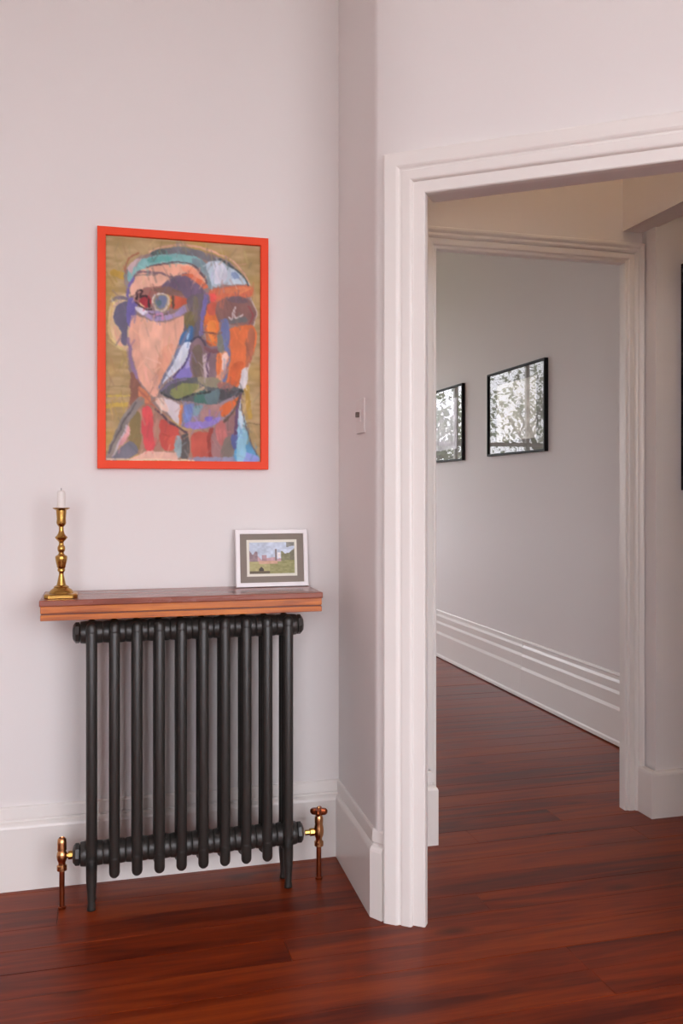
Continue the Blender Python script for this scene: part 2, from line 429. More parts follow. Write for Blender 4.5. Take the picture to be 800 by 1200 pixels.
# ---------------------------------------------------------------- radiator
RX0, RP, RN = -.043, .0650, 10
YF, YM, YK = 2.682, 2.718, 2.754
rad = empty('column_radiator', ((RX0 + RP*4.5), YM, 0))
tag(rad, 'dark grey cast iron column radiator under the wooden shelf', 'radiator')
def section_mesh():
    bm = bmesh.new()
    for y in (YF-YM, 0, YK-YM):
        add_lathe(bm, capsule(.0158, .086 if y else .1, .840), 16, Matrix.Translation((0, y, 0)))
    hub = lambda z, r: [(r*.93, -RP/2+.0003), (r*.96, -RP/2+.003), (r*.99, -RP/2+.012), (r, 0), (r*.99, RP/2-.012), (r*.96, RP/2-.003), (r*.93, RP/2-.0003)]
    add_lathe(bm, hub(0, .0335), 20, Matrix.Translation((0, 0, .806)) @ TX)
    add_lathe(bm, hub(0, .036), 20, Matrix.Translation((0, 0, .152)) @ TX)
    for z in (.812, .145):
        add_lathe(bm, capsule(.0165, YF-YM-.0165, YK-YM+.0165), 14, Matrix.Translation((0, 0, z)) @ TY)
    bmesh.ops.recalc_face_normals(bm, faces=bm.faces[:])
    me = bpy.data.meshes.new('radiator_section'); bm.to_mesh(me); bm.free()
    me.materials.append(M['iron'])
    for p in me.polygons: p.use_smooth = True
    return me
sm = section_mesh()
for k in range(RN):
    o = bpy.data.objects.new('radiator_section', sm); COL.objects.link(o); o.parent = rad
    o.location = (RP*(k-4.5), 0, 0)
bm = bmesh.new()
add_lathe(bm, [(0, 0), (.013, 0), (.0125, .006), (.0105, .02), (.0125, .05), (.0155, .085), (.0158, .12), (.0158, .16), (0, .165)], 16)
bmesh.ops.recalc_face_normals(bm, faces=bm.faces[:])
lm = bpy.data.meshes.new('leg'); bm.to_mesh(lm); bm.free(); lm.materials.append(M['iron'])
for p in lm.polygons: p.use_smooth = True
for sx in (-1, 1):
    for y in (YF-YM, YK-YM):
        o = bpy.data.objects.new('leg', lm); COL.objects.link(o); o.parent = rad; o.location = (sx*RP*4.5, y, 0)
for sx in (-1, 1):
    for z, r in ((.806, .031), (.152, .034)):
        bm = bmesh.new()
        add_lathe(bm, [(r*.78, 0), (r, .003), (r, .013), (r*.72, .02), (r*.4, .022)], 8, Matrix.Translation((sx*RP*5.0, 0, z)) @ (TX if sx > 0 else TX.inverted()))
        obj('end_plug', bm, M['iron'], rad)

# valves
def lathe_obj(name, prof, m, parent, mtx=None, n=20):
    bm = bmesh.new(); add_lathe(bm, prof, n, mtx)
    return obj(name, bm, m, parent, True)
VL = empty('radiator_valve', (-.127, YM, 0)); tag(VL, 'brass lockshield radiator valve with a plain round cap on a copper pipe', 'valve')
lathe_obj('pipe', [(.0115, 0), (.012, .004), (.0078, .006), (.0078, .118)], M['copper'], VL)
lathe_obj('valve_body', [(.0095, .108), (.0145, .111), (.0145, .124), (.011, .127), (.0105, .134), (.014, .142), (.0155, .152), (.014, .162), (.0105, .168)], M['valve'], VL)
lathe_obj('cap', [(.0105, .168), (.0135, .17), (.0132, .19), (.012, .202), (.0085, .206), (.0075, .2035), (0, .2035)], M['valve'], VL)
lathe_obj('union_nut', [(.0075, .006), (.0075, .017), (.0125, .018), (.0125, .031), (.0085, .033), (.0085, .042)], M['brass'], VL, Matrix.Translation((0, 0, .152)) @ TX, 8)
VR = empty('radiator_valve', (.648, YM, 0)); tag(VR, 'brass radiator valve with a lobed wheel handle on a copper pipe', 'valve')
lathe_obj('pipe', [(.0115, 0), (.012, .004), (.0078, .006), (.0078, .112)], M['copper'], VR)
lathe_obj('valve_body', [(.0095, .1), (.0145, .104), (.0145, .116), (.0105, .12), (.0105, .128), (.014, .136), (.0155, .148), (.0145, .162), (.0125, .172), (.0135, .176), (.0135, .19), (.0105, .2), (.007, .206)], M['valve'], VR)
lathe_obj('union_nut', [(.0075, .006), (.0075, .015), (.0125, .016), (.0125, .029), (.0085, .031), (.0085, .045)], M['brass'], VR, Matrix.Translation((0, 0, .148)) @ TX.inverted(), 8)
bm = bmesh.new()
lob = []
for k in range(48):
    a = 2*math.pi*k/48
    lob.append((.0205 + .0075*math.cos(4*(a + R(20))), a))
rings = []
for s, z in ((.35, .2005), (.8, .202), (1, .208), (1.0, .216), (.85, .2205), (.45, .2205)):
    rings.append([bm.verts.new((r*s*math.cos(a), r*s*math.sin(a), z)) for r, a in lob])
for a, b in zip(rings[:-1], rings[1:]):
    for k in range(48): bm.faces.new((a[k], a[(k+1) % 48], b[(k+1) % 48], b[k]))
bm.faces.new(rings[0][::-1]); bm.faces.new(rings[-1])
wh = obj('wheel_handle', bm, M['copper'], VR, True)
lathe_obj('screw', [(.005, .22), (.0055, .223), (.004, .2265), (0, .2275)], M['valve'], wh)

# ---------------------------------------------------------------- shelf
SX0, SX1, SYF, SZ0, SZ1 = -.183, .642, 2.648, .853, .912
sh = empty('radiator_shelf', ((SX0+SX1)/2, YW, SZ0)); tag(sh, 'chunky reddish wooden wall shelf with striped orange edge above the radiator', 'shelf')
def sbox(x0, x1, y0, y1, z0, z1): return (x0-sh.location.x, x1-sh.location.x, y0-YW, y1-YW, z0-SZ0, z1-SZ0)
obj('top_board', boxes(sbox(SX0-.003, SX1+.002, SYF-.003, YW, .894, SZ1), bev=.0025), M['shelf_top'], sh)
obj('edge_strip', boxes(sbox(SX0, SX1-.001, SYF, YW, .8735, .894), bev=.0015), M['shelf_edge'], sh)
obj('groove_strip', boxes(sbox(SX0+.002, SX1-.003, SYF+.002, YW, .8695, .8735)), M['shelf_dark'], sh)
obj('edge_strip', boxes(sbox(SX0, SX1-.001, SYF, YW, SZ0, .8695), bev=.0015), M['shelf_edge'], sh)

# ---------------------------------------------------------------- candlestick and candle
cs = empty('candlestick', (-.129, 2.722, SZ1)); tag(cs, 'turned brass candlestick with a square base on the shelf', 'candlestick')
bm = bmesh.new()
def oct_plan(h, c): return [(h, -h+c), (h, h-c), (h-c, h), (-h+c, h), (-h, h-c), (-h, -h+c), (-h+c, -h), (h-c, -h)]
prev = None
for h, c, z in ((.046, .012, 0), (.048, .0125, .002), (.048, .0125, .010), (.045, .012, .0135), (.040, .011, .0145)):
    ring = [bm.verts.new((x, y, z)) for x, y in oct_plan(h, c)]
    if prev is None: bm.faces.new(ring[::-1])
    else:
        for k in range(8): bm.faces.new((prev[k], prev[(k+1) % 8], ring[(k+1) % 8], ring[k]))
    prev = ring
bm.faces.new(prev)
obj('base', bm, M['brass'], cs)
lathe_obj('stem', [(.036, .0140), (.035, .018), (.030, .0235), (.0235, .028), (.0215, .031), (.0225, .033), (.018, .036), (.0138, .038), (.0125, .044), (.0108, .052), (.0082, .065), (.0068, .073), (.0075, .0785), (.011, .082), (.0112, .087), (.0098, .09), (.0128, .094), (.0132, .099), (.0155, .108), (.0172, .118), (.0178, .125), (.0165, .129), (.011, .132), (.0075, .137), (.0078, .141), (.0108, .146), (.0114, .152), (.0105, .158), (.0075, .163), (.0068, .171), (.009, .175), (.0125, .178), (.0182, .1855), (.0184, .188), (.0135, .1925), (.0095, .199), (.0072, .208), (.0068, .220), (.0085, .2215), (.0125, .227), (.0142, .232), (.0132, .245), (.0148, .264), (.015, .272)], M['brass'], cs, n=28)
lathe_obj('drip_pan', [(.012, .271), (.018, .273), (.0248, .2775), (.0252, .279), (.0245, .280), (.016, .2775), (.0, .2770)], M['brass'], cs, n=28)
cs.scale = (.97, .97, .94)
ca = empty('candle', (-.129, 2.722, SZ1+.2772*.94)); tag(ca, 'short white candle standing in the brass candlestick', 'candle')
lathe_obj('wax', [(.0118, 0), (.0116, .03), (.0112, .046), (.0098, .051), (.005, .0535), (0, .053)], M['wax'], ca)
lathe_obj('wick', [(.0008, .052), (.0008, .060), (0, .0605)], M['wick'], ca, n=6)

# ---------------------------------------------------------------- raster pictures (vertex colours on a fine grid)
def smooth_poly(pts, closed=True, k=5):
    n = len(pts); out = []
    P = np.array(pts, float)
    rng = range(n) if closed else range(n-1)
    for i in rng:
        if closed: p0, p1, p2, p3 = P[i-1], P[i], P[(i+1) % n], P[(i+2) % n]
        else: p0, p1, p2, p3 = P[max(i-1, 0)], P[i], P[i+1], P[min(i+2, n-1)]
        for s in range(k):
            t = s/k
            out.append(.5*(2*p1 + (p2-p0)*t + (2*p0-5*p1+4*p2-p3)*t*t + (3*p1-p0-3*p2+p3)*t**3))
    if not closed: out.append(P[-1])
    return np.array(out)
def inside(poly, X, Y):
    c = np.zeros(X.shape, bool); n = len(poly)
    for i in range(n):
        x0, y0 = poly[i]; x1, y1 = poly[(i+1) % n]
        if y0 == y1: continue
        m = ((y0 > Y) != (y1 > Y)) & (X < (x1-x0)*(Y-y0)/(y1-y0) + x0)
        c ^= m
    return c
def near(line, X, Y, w):
    d = np.full(X.shape, 1e9)
    for (x0, y0), (x1, y1) in zip(line[:-1], line[1:]):
        dx, dy = x1-x0, y1-y0; L = dx*dx+dy*dy+1e-9
        t = np.clip(((X-x0)*dx + (Y-y0)*dy)/L, 0, 1)
        d = np.minimum(d, np.hypot(X-x0-t*dx, Y-y0-t*dy))
    return d < w/2
def vnoise(X, Y, s, seed):
    r = np.random.RandomState(seed); G = r.rand(64, 64)
    x, y = X/s, Y/s; xi, yi = np.floor(x).astype(int), np.floor(y).astype(int); fx, fy = x-xi, y-yi
    fx, fy = fx*fx*(3-2*fx), fy*fy*(3-2*fy)
    g = lambda a, b: G[a % 64, b % 64]
    return (g(xi, yi)*(1-fx)+g(xi+1, yi)*fx)*(1-fy) + (g(xi, yi+1)*(1-fx)+g(xi+1, yi+1)*fx)*fy - .5
def grid_picture(name, w, h, nx, ny, rgb, m, parent, thick=.003):
    """rgb: (ny, nx, 3) sRGB 0-255, row 0 on top. Lies in local XZ, facing -Y, with a solid back."""
    u = np.linspace(-w/2, w/2, nx); v = np.linspace(h, 0, ny)
    X, Z = np.meshgrid(u, v)
    co = [(a, 0, b) for a, b in zip(X.ravel(), Z.ravel())]
    fc = [(r*nx+c, (r+1)*nx+c, (r+1)*nx+c+1, r*nx+c+1) for r in range(ny-1) for c in range(nx-1)]
    n = nx*ny
    co += [(-w/2, thick, h), (w/2, thick, h), (w/2, thick, 0), (-w/2, thick, 0)]
    fc.append((n, n+1, n+2, n+3))
    me = bpy.data.meshes.new(name); me.from_pydata(co, [], fc)
    a = me.color_attributes.new('Col', 'FLOAT_COLOR', 'POINT')
    c = np.clip(rgb/255., 0, 1); c = np.where(c <= .04045, c/12.92, ((c+.055)/1.055)**2.4).reshape(-1, 3)
    arr = np.ones((n+4, 4), np.float32); arr[:n, :3] = c
    a.data.foreach_set('color', arr.ravel())
    return link(name, me, m, parent)

NX, NY = 250, 350
def make_painting():
    U, V = np.meshgrid(np.linspace(0, 1, NX), np.linspace(0, 1, NY))
    X0 = 82 + 626*U; Y0 = (85 + 35*U) + V*(990 - 85 - 35*U)
    X = X0 + vnoise(X0, Y0, 30, 1)*8 + vnoise(X0, Y0, 9, 2)*3
    Y = Y0 + vnoise(X0, Y0, 30, 3)*8 + vnoise(X0, Y0, 9, 4)*3
    P = np.zeros((NY, NX, 3)); P[:] = (178, 153, 106)
    st = vnoise(X0*.25, Y0, 11, 5)*2
    P += st[..., None]*np.array((16, 14, 18))
    o = np.clip(vnoise(X0, Y0, 90, 6)*2.2, 0, 1)[..., None]; P = P*(1-o*.6) + np.array((192, 160, 62))*o*.6
    kk = [0]
    def blend(m, c, a):
        kk[0] += 1
        s = 1 + vnoise(X0, Y0, 40, 100+kk[0])*.16 + vnoise(X0, Y0*.3, 8, 200+kk[0])*.05
        P[m] = P[m]*(1-a) + (np.array(c)*s[..., None])[m]*a
    def A(c, *p, a=.95, r=True):
        pts = [(p[i], p[i+1]) for i in range(0, len(p), 2)]
        blend(inside(smooth_poly(pts) if r else np.array(pts, float), X, Y), c, a)
    def Ls(c, w, *p, a=.9):
        pts = [(p[i], p[i+1]) for i in range(0, len(p), 2)]
        blend(near(smooth_poly(pts, False) if len(pts) > 2 else np.array(pts, float), X, Y, w), c, a)
    # background scratches
    Ls((196, 160, 58), 26, 115, 235, 150, 250); Ls((196, 166, 70), 16, 85, 770, 175, 765); Ls((186, 150, 58), 20, 655, 690, 665, 810)
    Ls((120, 100, 66), 4, 640, 838, 705, 836); Ls((205, 180, 80), 8, 90, 730, 180, 728); Ls((150, 132, 88), 5, 90, 690, 178, 692)
    # head ground
    A((146, 124, 122), 165, 560, 160, 330, 155, 240, 200, 180, 270, 145, 360, 130, 450, 140, 540, 165, 610, 210, 655, 265, 665, 320, 690, 370, 690, 420, 670, 470, 680, 540, 650, 620, 635, 710, 600, 800, 520, 850, 440, 865, 380, 845, 290, 780, 215, 720, 180, 640)
    Ls((222, 176, 150), 8, 250, 148, 330, 122, 450, 128, 560, 165, 630, 215, 668, 275)
    Ls((170, 105, 75), 7, 155, 232, 172, 178, 215, 152)
    # neck and shoulders
    A((166, 126, 106), 180, 740, 290, 780, 400, 865, 520, 850, 610, 790, 605, 985, 440, 988, 180, 950)
    A((140, 92, 76), 180, 640, 212, 655, 218, 745, 178, 775)
    A((205, 125, 85), 212, 690, 260, 735, 250, 765, 215, 745)
    A((136, 118, 70), 178, 825, 214, 800, 216, 935, 178, 942)
    A((216, 74, 80), 224, 785, 262, 790, 276, 930, 234, 940)
    A((168, 120, 104), 268, 800, 305, 815, 300, 935, 278, 935)
    A((196, 72, 62), 300, 825, 370, 862, 352, 942, 300, 932)
    A((214, 90, 70), 330, 905, 362, 890, 356, 940, 330, 942)
    A((196, 84, 66), 428, 885, 500, 880, 502, 968, 430, 978)
    A((150, 56, 46), 490, 870, 512, 865, 506, 970, 492, 970)
    A((150, 110, 110), 512, 858, 600, 800, 612, 985, 512, 988)
    A((190, 110, 105), 520, 850, 560, 830, 570, 910, 535, 920)
    A((120, 110, 100), 560, 900, 605, 900, 608, 985, 545, 985)
    A((84, 80, 78), 380, 890, 412, 885, 412, 972, 380, 975)
    A((150, 175, 180), 355, 905, 378, 890, 384, 965, 362, 972)
    Ls((134, 128, 126), 34, 218, 750, 165, 820, 120, 920, 98, 985)
    Ls((92, 86, 88), 7, 200, 760, 145, 850, 95, 960)
    Ls((208, 194, 204), 9, 165, 850, 125, 945, 108, 988)
    A((220, 160, 160), 172, 850, 178, 880, 150, 925, 140, 915)
    A((116, 116, 132), 105, 985, 165, 915, 205, 930, 200, 965, 150, 988)
    A((228, 186, 168), 170, 985, 245, 950, 365, 955, 370, 988, 260, 992, r=False)
    A((150, 150, 178), 430, 975, 600, 972, 610, 990, 430, 990)
    Ls((226, 208, 178), 8, 90, 986, 430, 988)
    # right shoulder blues
    A((84, 156, 204), 606, 870, 636, 860, 682, 940, 704, 990, 606, 990)
    A((140, 150, 215), 640, 950, 690, 965, 702, 990, 640, 990)
    A((150, 204, 226), 612, 760, 632, 770, 652, 880, 640, 985, 608, 985)
    A((205, 225, 238), 614, 740, 628, 740, 634, 840, 618, 850)
    A((84, 92, 150), 585, 890, 612, 870, 606, 930, 592, 935)
    Ls((92, 60, 96), 12, 628, 715, 612, 790, 604, 880)
    Ls((96, 80, 84), 6, 632, 760, 645, 850, 690, 960)
    # ear on the left
    A((216, 190, 148), 100, 360, 140, 325, 185, 335, 178, 530, 150, 546, 112, 510, 95, 440)
    Ls((226, 206, 140), 8, 112, 355, 94, 430, 108, 500, 150, 542)
    A((226, 178, 150), 112, 450, 135, 470, 150, 530, 130, 520)
    A((94, 90, 118), 112, 400, 130, 365, 190, 348, 186, 420, 168, 450, 166, 525, 146, 518, 140, 470, 116, 440)
    Ls((112, 104, 120), 14, 105, 348, 140, 335, 180, 345)
    Ls((205, 165, 165), 6, 112, 372, 132, 356)
    A((112, 102, 176), 170, 340, 204, 345, 198, 395, 178, 455, 164, 420)
    # cap
    A((116, 116, 122), 255, 152, 290, 135, 380, 128, 470, 148, 560, 188, 610, 225, 590, 235, 520, 198, 440, 168, 350, 162, 270, 164)
    A((132, 190, 190), 165, 240, 190, 195, 260, 165, 340, 155, 430, 165, 475, 192, 480, 212, 420, 204, 330, 195, 250, 208, 195, 240, 172, 268)
    A((100, 170, 165), 250, 172, 330, 165, 340, 182, 262, 190)
    A((205, 178, 182), 168, 215, 195, 185, 225, 178, 200, 205, 182, 235)
    A((84, 96, 94), 256, 150, 290, 136, 320, 140, 312, 154, 270, 160)
    A((128, 150, 158), 420, 172, 475, 190, 505, 235, 515, 292, 490, 288, 470, 235, 440, 208)
    A((188, 208, 222), 480, 195, 530, 180, 590, 205, 650, 255, 662, 272, 560, 276, 522, 286, 500, 262)
    A((208, 212, 226), 520, 185, 570, 210, 560, 265, 522, 275, 515, 235)
    A((140, 165, 205), 585, 228, 610, 228, 620, 248, 590, 252)
    Ls((70, 84, 86), 8, 540, 175, 600, 212, 642, 245, 660, 275)
    # forehead
    A((236, 178, 152), 195, 238, 262, 206, 400, 196, 440, 214, 482, 268, 440, 262, 395, 238, 330, 248, 260, 234)
    A((240, 160, 130), 380, 205, 430, 210, 470, 255, 430, 245, 395, 228)
    A((232, 182, 158), 180, 320, 186, 256, 250, 240, 330, 250, 300, 282, 235, 295, 205, 325)
    Ls((124, 100, 112), 9, 182, 268, 215, 228, 300, 236, 350, 250, 400, 236)
    Ls((100, 76, 82), 6, 250, 208, 330, 192, 410, 192, 450, 215, 486, 272)
    A((216, 112, 74), 380, 242, 430, 240, 492, 284, 470, 296, 430, 268, 392, 258)
    Ls((112, 100, 178), 10, 170, 330, 172, 285, 188, 255)
    # left eye
    A((152, 102, 94), 192, 338, 230, 298, 300, 282, 390, 252, 424, 292, 412, 352, 330, 378, 260, 372, 214, 362)
    A((106, 90, 116), 300, 286, 345, 256, 395, 246, 452, 280, 494, 330, 484, 400, 462, 452, 428, 424, 404, 334, 345, 302)
    A((128, 96, 86), 262, 298, 330, 288, 392, 318, 350, 325, 300, 312)
    A((206, 92, 60), 330, 330, 402, 334, 412, 354, 350, 376)
    A((166, 150, 196), 196, 372, 240, 388, 282, 384, 330, 402, 392, 368, 398, 390, 340, 420, 270, 426, 222, 402)
    A((232, 228, 242), 198, 368, 245, 385, 228, 404, 204, 388)
    A((170, 40, 56), 212, 338, 246, 326, 262, 352, 242, 376, 218, 362)
    A((232, 200, 150), 212, 350, 232, 368, 236, 376, 216, 368)
    Ls((46, 24, 32), 8, 200, 336, 206, 306, 226, 308, 214, 328, 246, 330, 252, 372)
    Ls((70, 46, 60), 6, 198, 350, 235, 382, 262, 380)
    Ls((110, 90, 96), 7, 250, 395, 300, 405, 330, 390)
    Ls((200, 140, 180), 8, 270, 408, 300, 395, 310, 418)
    def disc(cx, cy, r, c): blend(np.hypot(X-cx, Y-cy) < r, c, .95)
    disc(298, 350, 38, (222, 206, 186)); disc(298, 350, 31, (150, 140, 120)); disc(300, 350, 26, (104, 118, 152)); disc(292, 354, 12, (86, 120, 128))
    Ls((208, 180, 84), 5, 326, 322, 340, 350, 328, 380)
    Ls((84, 74, 60), 8, 346, 330, 350, 370)
    Ls((230, 222, 214), 5, 262, 345, 275, 320, 310, 314)
    # cheek
    A((227, 171, 147), 176, 450, 190, 402, 270, 432, 340, 426, 392, 402, 392, 450, 370, 520, 332, 620, 296, 690, 280, 732, 240, 702, 210, 652, 190, 582, 176, 520)
    A((233, 182, 158), 215, 445, 300, 445, 290, 600, 235, 600)
    A((222, 160, 132), 290, 560, 350, 520, 318, 640, 290, 690)
    Ls((136, 112, 150), 13, 172, 500, 182, 590, 205, 655)
    Ls((170, 100, 80), 8, 208, 700, 240, 735, 300, 800)
    # nose bridge
    A((104, 94, 102), 408, 330, 484, 318, 474, 420, 462, 492, 400, 500, 390, 440, 412, 392)
    A((118, 106, 64), 394, 398, 432, 388, 434, 442, 400, 452)
    A((122, 108, 92), 430, 330, 452, 335, 446, 420, 430, 415)
    Ls((122, 112, 184), 15, 480, 320, 468, 400, 460, 478)
    A((58, 106, 160), 372, 504, 398, 462, 426, 448, 424, 508, 380, 522)
    A((150, 190, 220), 402, 470, 416, 455, 414, 490, 404, 500)
    A((216, 226, 242), 344, 606, 374, 530, 422, 508, 402, 580, 338, 652, 306, 676)
    A((136, 126, 208), 424, 520, 428, 645, 350, 662, 402, 590)
    A((176, 168, 226), 410, 560, 424, 545, 420, 600, 396, 615)
    Ls((108, 118, 150), 11, 412, 460, 372, 540, 330, 620, 292, 692)
    Ls((70, 60, 110), 6, 424, 520, 400, 590, 345, 655)
    # nose, right side
    A((132, 106, 116), 430, 500, 530, 530, 542, 650, 430, 650)
    A((112, 96, 84), 428, 540, 462, 530, 470, 640, 432, 645)
    A((192, 174, 178), 470, 570, 490, 560, 496, 640, 478, 645)
    Ls((98, 72, 100), 8, 498, 560, 488, 600, 492, 650)
    A((228, 116, 50), 486, 372, 532, 354, 536, 470, 522, 524, 486, 514, 476, 440)
    A((236, 140, 60), 490, 430, 522, 425, 518, 500, 492, 500)
    A((196, 90, 70), 488, 355, 530, 345, 530, 390, 492, 395)
    Ls((110, 66, 60), 5, 468, 472, 540, 476)
    Ls((60, 56, 76), 9, 426, 505, 450, 490, 470, 505, 478, 520)
    Ls((120, 78, 84), 16, 480, 535, 510, 548, 540, 540)
    A((216, 112, 76), 500, 302, 560, 284, 668, 280, 664, 322, 572, 330, 522, 348, 500, 336)
    A((226, 134, 90), 560, 290, 650, 285, 640, 305, 570, 312)
    A((228, 84, 80), 498, 318, 520, 312, 522, 340, 500, 345)
    # right eye
    A((136, 96, 90), 526, 352, 600, 324, 660, 336, 692, 388, 682, 432, 622, 442, 560, 432, 530, 420)
    A((110, 88, 96), 560, 330, 630, 325, 650, 345, 590, 350)
    Ls((104, 106, 108), 22, 580, 425, 640, 415)
    Ls((214, 204, 202), 7, 576, 408, 590, 412, 602, 366, 604, 408, 632, 396)
    Ls((150, 70, 70), 8, 655, 360, 676, 400, 660, 430)
    Ls((206, 190, 180), 6, 668, 330, 692, 380, 684, 440)
    # right cheek
    A((223, 113, 56), 574, 462, 682, 440, 684, 540, 642, 622, 612, 690, 560, 702, 582, 592, 574, 520)
    A((205, 96, 44), 590, 600, 640, 590, 612, 680, 575, 690)
    A((178, 106, 76), 655, 470, 684, 460, 676, 560, 648, 612)
    A((106, 120, 172), 544, 418, 576, 430, 580, 560, 562, 664, 544, 652, 562, 560, 546, 480)
    A((124, 128, 118), 530, 470, 548, 480, 555, 545, 530, 540)
    A((228, 154, 116), 528, 576, 562, 545, 574, 585, 546, 662, 520, 662, 536, 610)
    A((222, 120, 62), 526, 560, 548, 555, 540, 620, 526, 640)
    A((240, 206, 192), 548, 560, 570, 556, 562, 610, 548, 620)
    A((226, 221, 226), 634, 622, 656, 610, 648, 690, 620, 692)
    # mouth
    A((86, 90, 94), 290, 712, 350, 662, 430, 652, 520, 662, 600, 682, 640, 705, 580, 742, 500, 762, 420, 748, 340, 738)
    A((126, 132, 76), 338, 702, 390, 676, 452, 682, 432, 712, 380, 738, 344, 728)
    A((152, 142, 116), 450, 652, 530, 655, 560, 690, 480, 690)
    A((200, 170, 140), 430, 710, 470, 690, 475, 700, 440, 720)
    A((170, 110, 100), 545, 668, 600, 684, 560, 700, 530, 690)
    A((64, 112, 100), 440, 716, 502, 712, 484, 762, 440, 792)
    A((70, 68, 72), 535, 705, 632, 704, 585, 735, 540, 738)
    A((92, 116, 122), 480, 720, 535, 700, 530, 750, 490, 760)
    Ls((48, 50, 50), 7, 300, 716, 360, 740, 430, 722, 500, 708)
    Ls((120, 108, 140), 9, 300, 705, 345, 672, 400, 658)
    Ls((40, 40, 44), 9, 615, 700, 638, 706)
    # chin
    A((150, 130, 140), 398, 746, 500, 762, 560, 742, 604, 722, 592, 790, 540, 832, 480, 852, 420, 852, 384, 812)
    A((168, 128, 124), 470, 770, 540, 760, 520, 820, 460, 830)
    A((108, 130, 192), 390, 772, 432, 758, 422, 822, 396, 832)
    A((120, 150, 160), 432, 770, 470, 765, 450, 800, 428, 810)
    A((152, 132, 212), 398, 834, 470, 832, 540, 810, 530, 836, 460, 862, 408, 858)
    A((120, 100, 200), 480, 815, 510, 808, 505, 825, 485, 830)
    A((226, 106, 40), 540, 772, 600, 736, 624, 728, 592, 780, 556, 812)
    Ls((86, 70, 60), 9, 625, 720, 600, 785, 560, 830)
    A((226, 216, 222), 288, 742, 322, 740, 376, 765, 372, 842, 332, 802)
    A((232, 196, 180), 278, 738, 310, 742, 330, 790, 300, 780)
    Ls((226, 128, 70), 11, 380, 770, 378, 838)
    Ls((80, 58, 70), 9, 276, 780, 330, 828, 402, 872)
    rs = np.random.RandomState(11)
    for _ in range(650):
        r0, c0 = rs.randint(6, NY-6), rs.randint(6, NX-6)
        a = rs.normal(math.pi/2, .55); L = rs.uniform(4, 13); w = rs.uniform(.6, 1.6)
        dr, dc = math.sin(a)*L, math.cos(a)*L
        ra, rb, ca_, cb = max(0, r0-15), min(NY, r0+16), max(0, c0-15), min(NX, c0+16)
        cc, rr = np.meshgrid(np.arange(ca_, cb), np.arange(ra, rb))
        m = near([(c0-dc, r0-dr), (c0+dc, r0+dr)], cc, rr, 2*w)
        sr, sc_ = min(NY-1, max(0, int(r0+rs.normal(0, 3)))), min(NX-1, max(0, int(c0+rs.normal(0, 3))))
        col = P[sr, sc_]*rs.uniform(.84, 1.16) + rs.normal(0, 5, 3)
        blk = P[ra:rb, ca_:cb]; blk[m] = blk[m]*.58 + np.clip(col, 20, 245)*.42
    P2 = P.copy()
    for _ in range(2):
        P2[1:-1, 1:-1] = (P2[1:-1, 1:-1]*2 + P2[:-2, 1:-1] + P2[2:, 1:-1] + P2[1:-1, :-2] + P2[1:-1, 2:])/6
    return np.clip(P2, 0, 255)
PIC = make_painting()

def frame_bars(root, w, h, fw, dep, m, name='frame_bar', z0=0, back=0):
    """four mitred bars, local XZ plane, front at y=-dep"""
    x, o = w/2, []
    cs4 = [(-x, z0), (x, z0), (x, z0+h), (-x, z0+h)]
    ci4 = [(-x+fw, z0+fw), (x-fw, z0+fw), (x-fw, z0+h-fw), (-x+fw, z0+h-fw)]
    for k in range(4):
        j = (k+1) % 4; bm = bmesh.new()
        e = min(.0015, fw*.15)
        def L(p, q, f): return (p[0]+(q[0]-p[0])*f, p[1]+(q[1]-p[1])*f)
        f = e/fw
        ringA = [(cs4[k], back), (cs4[k], -dep+e), (L(cs4[k], ci4[k], f), -dep), (L(ci4[k], cs4[k], f), -dep), (ci4[k], -dep+e), (ci4[k], back)]
        ringB = [(cs4[j], back), (cs4[j], -dep+e), (L(cs4[j], ci4[j], f), -dep), (L(ci4[j], cs4[j], f), -dep), (ci4[j], -dep+e), (ci4[j], back)]
        A = [bm.verts.new((p[0], y, p[1])) for p, y in ringA]; B = [bm.verts.new((p[0], y, p[1])) for p, y in ringB]
        for q in range(6): bm.faces.new((A[q], A[(q+1) % 6], B[(q+1) % 6], B[q]))
        bm.faces.new(A[::-1]); bm.faces.new(B)
        obj(name, bm, m, root)

# orange framed portrait
PWD, PHT, PFW = .542, .76, .0255
pt = empty('framed_painting', (.2425, YW, 1.295)); tag(pt, 'abstract painted face in a bright orange frame above the shelf', 'painting')
frame_bars(pt, PWD, PHT, PFW, .024, M['orange'])
cv = grid_picture('painted_board', PWD-2*PFW, PHT-2*PFW, NX, NY, PIC, M['paint'], pt)
cv.location = (0, -.012, PFW)

# small white framed photograph leaning on the shelf
SW, SH = .238, .186
lean = R(7)
sf = empty('photo_frame', (.522, 2.846, SZ1)); sf.rotation_euler = (-lean, 0, R(0))
tag(sf, 'small white photo frame with a grey mount leaning on the shelf', 'picture frame')
frame_bars(sf, SW, SH, .014, .014, M['white'])
obj('mount', boxes((-SW/2+.0135, SW/2-.0135, -.008, -.006, .0135, SH-.0135)), M['mount_grey'], sf)
obj('mount_bevel', boxes((-.083, .083, -.0092, -.0078, .034, .034+.119)), M['cream'], sf)
sx, sy = 76, 54
Xg, Yg = np.meshgrid(np.linspace(0, 1, sx), np.linspace(0, 1, sy))
ph = np.zeros((sy, sx, 3))
ph[:] = (196, 208, 224)
ph += (vnoise(Xg*100, Yg*100, 16, 3)*34)[..., None]
def pm(mask, c):
    ph[mask] = c
pm(Yg > .50 + vnoise(Xg*100, Yg*0, 9, 4)*.12, (196, 160, 164))
pm((Yg > .32 + vnoise(Xg*100, Yg*0, 7, 5)*.2) & (Xg < .18), (150, 128, 132))
pm((Yg > .40) & (abs(Xg-.33) < .05), (172, 140, 146))
pm((Yg > .22) & (abs(Xg-.585) < .022) & (Yg < .6), (130, 116, 112))
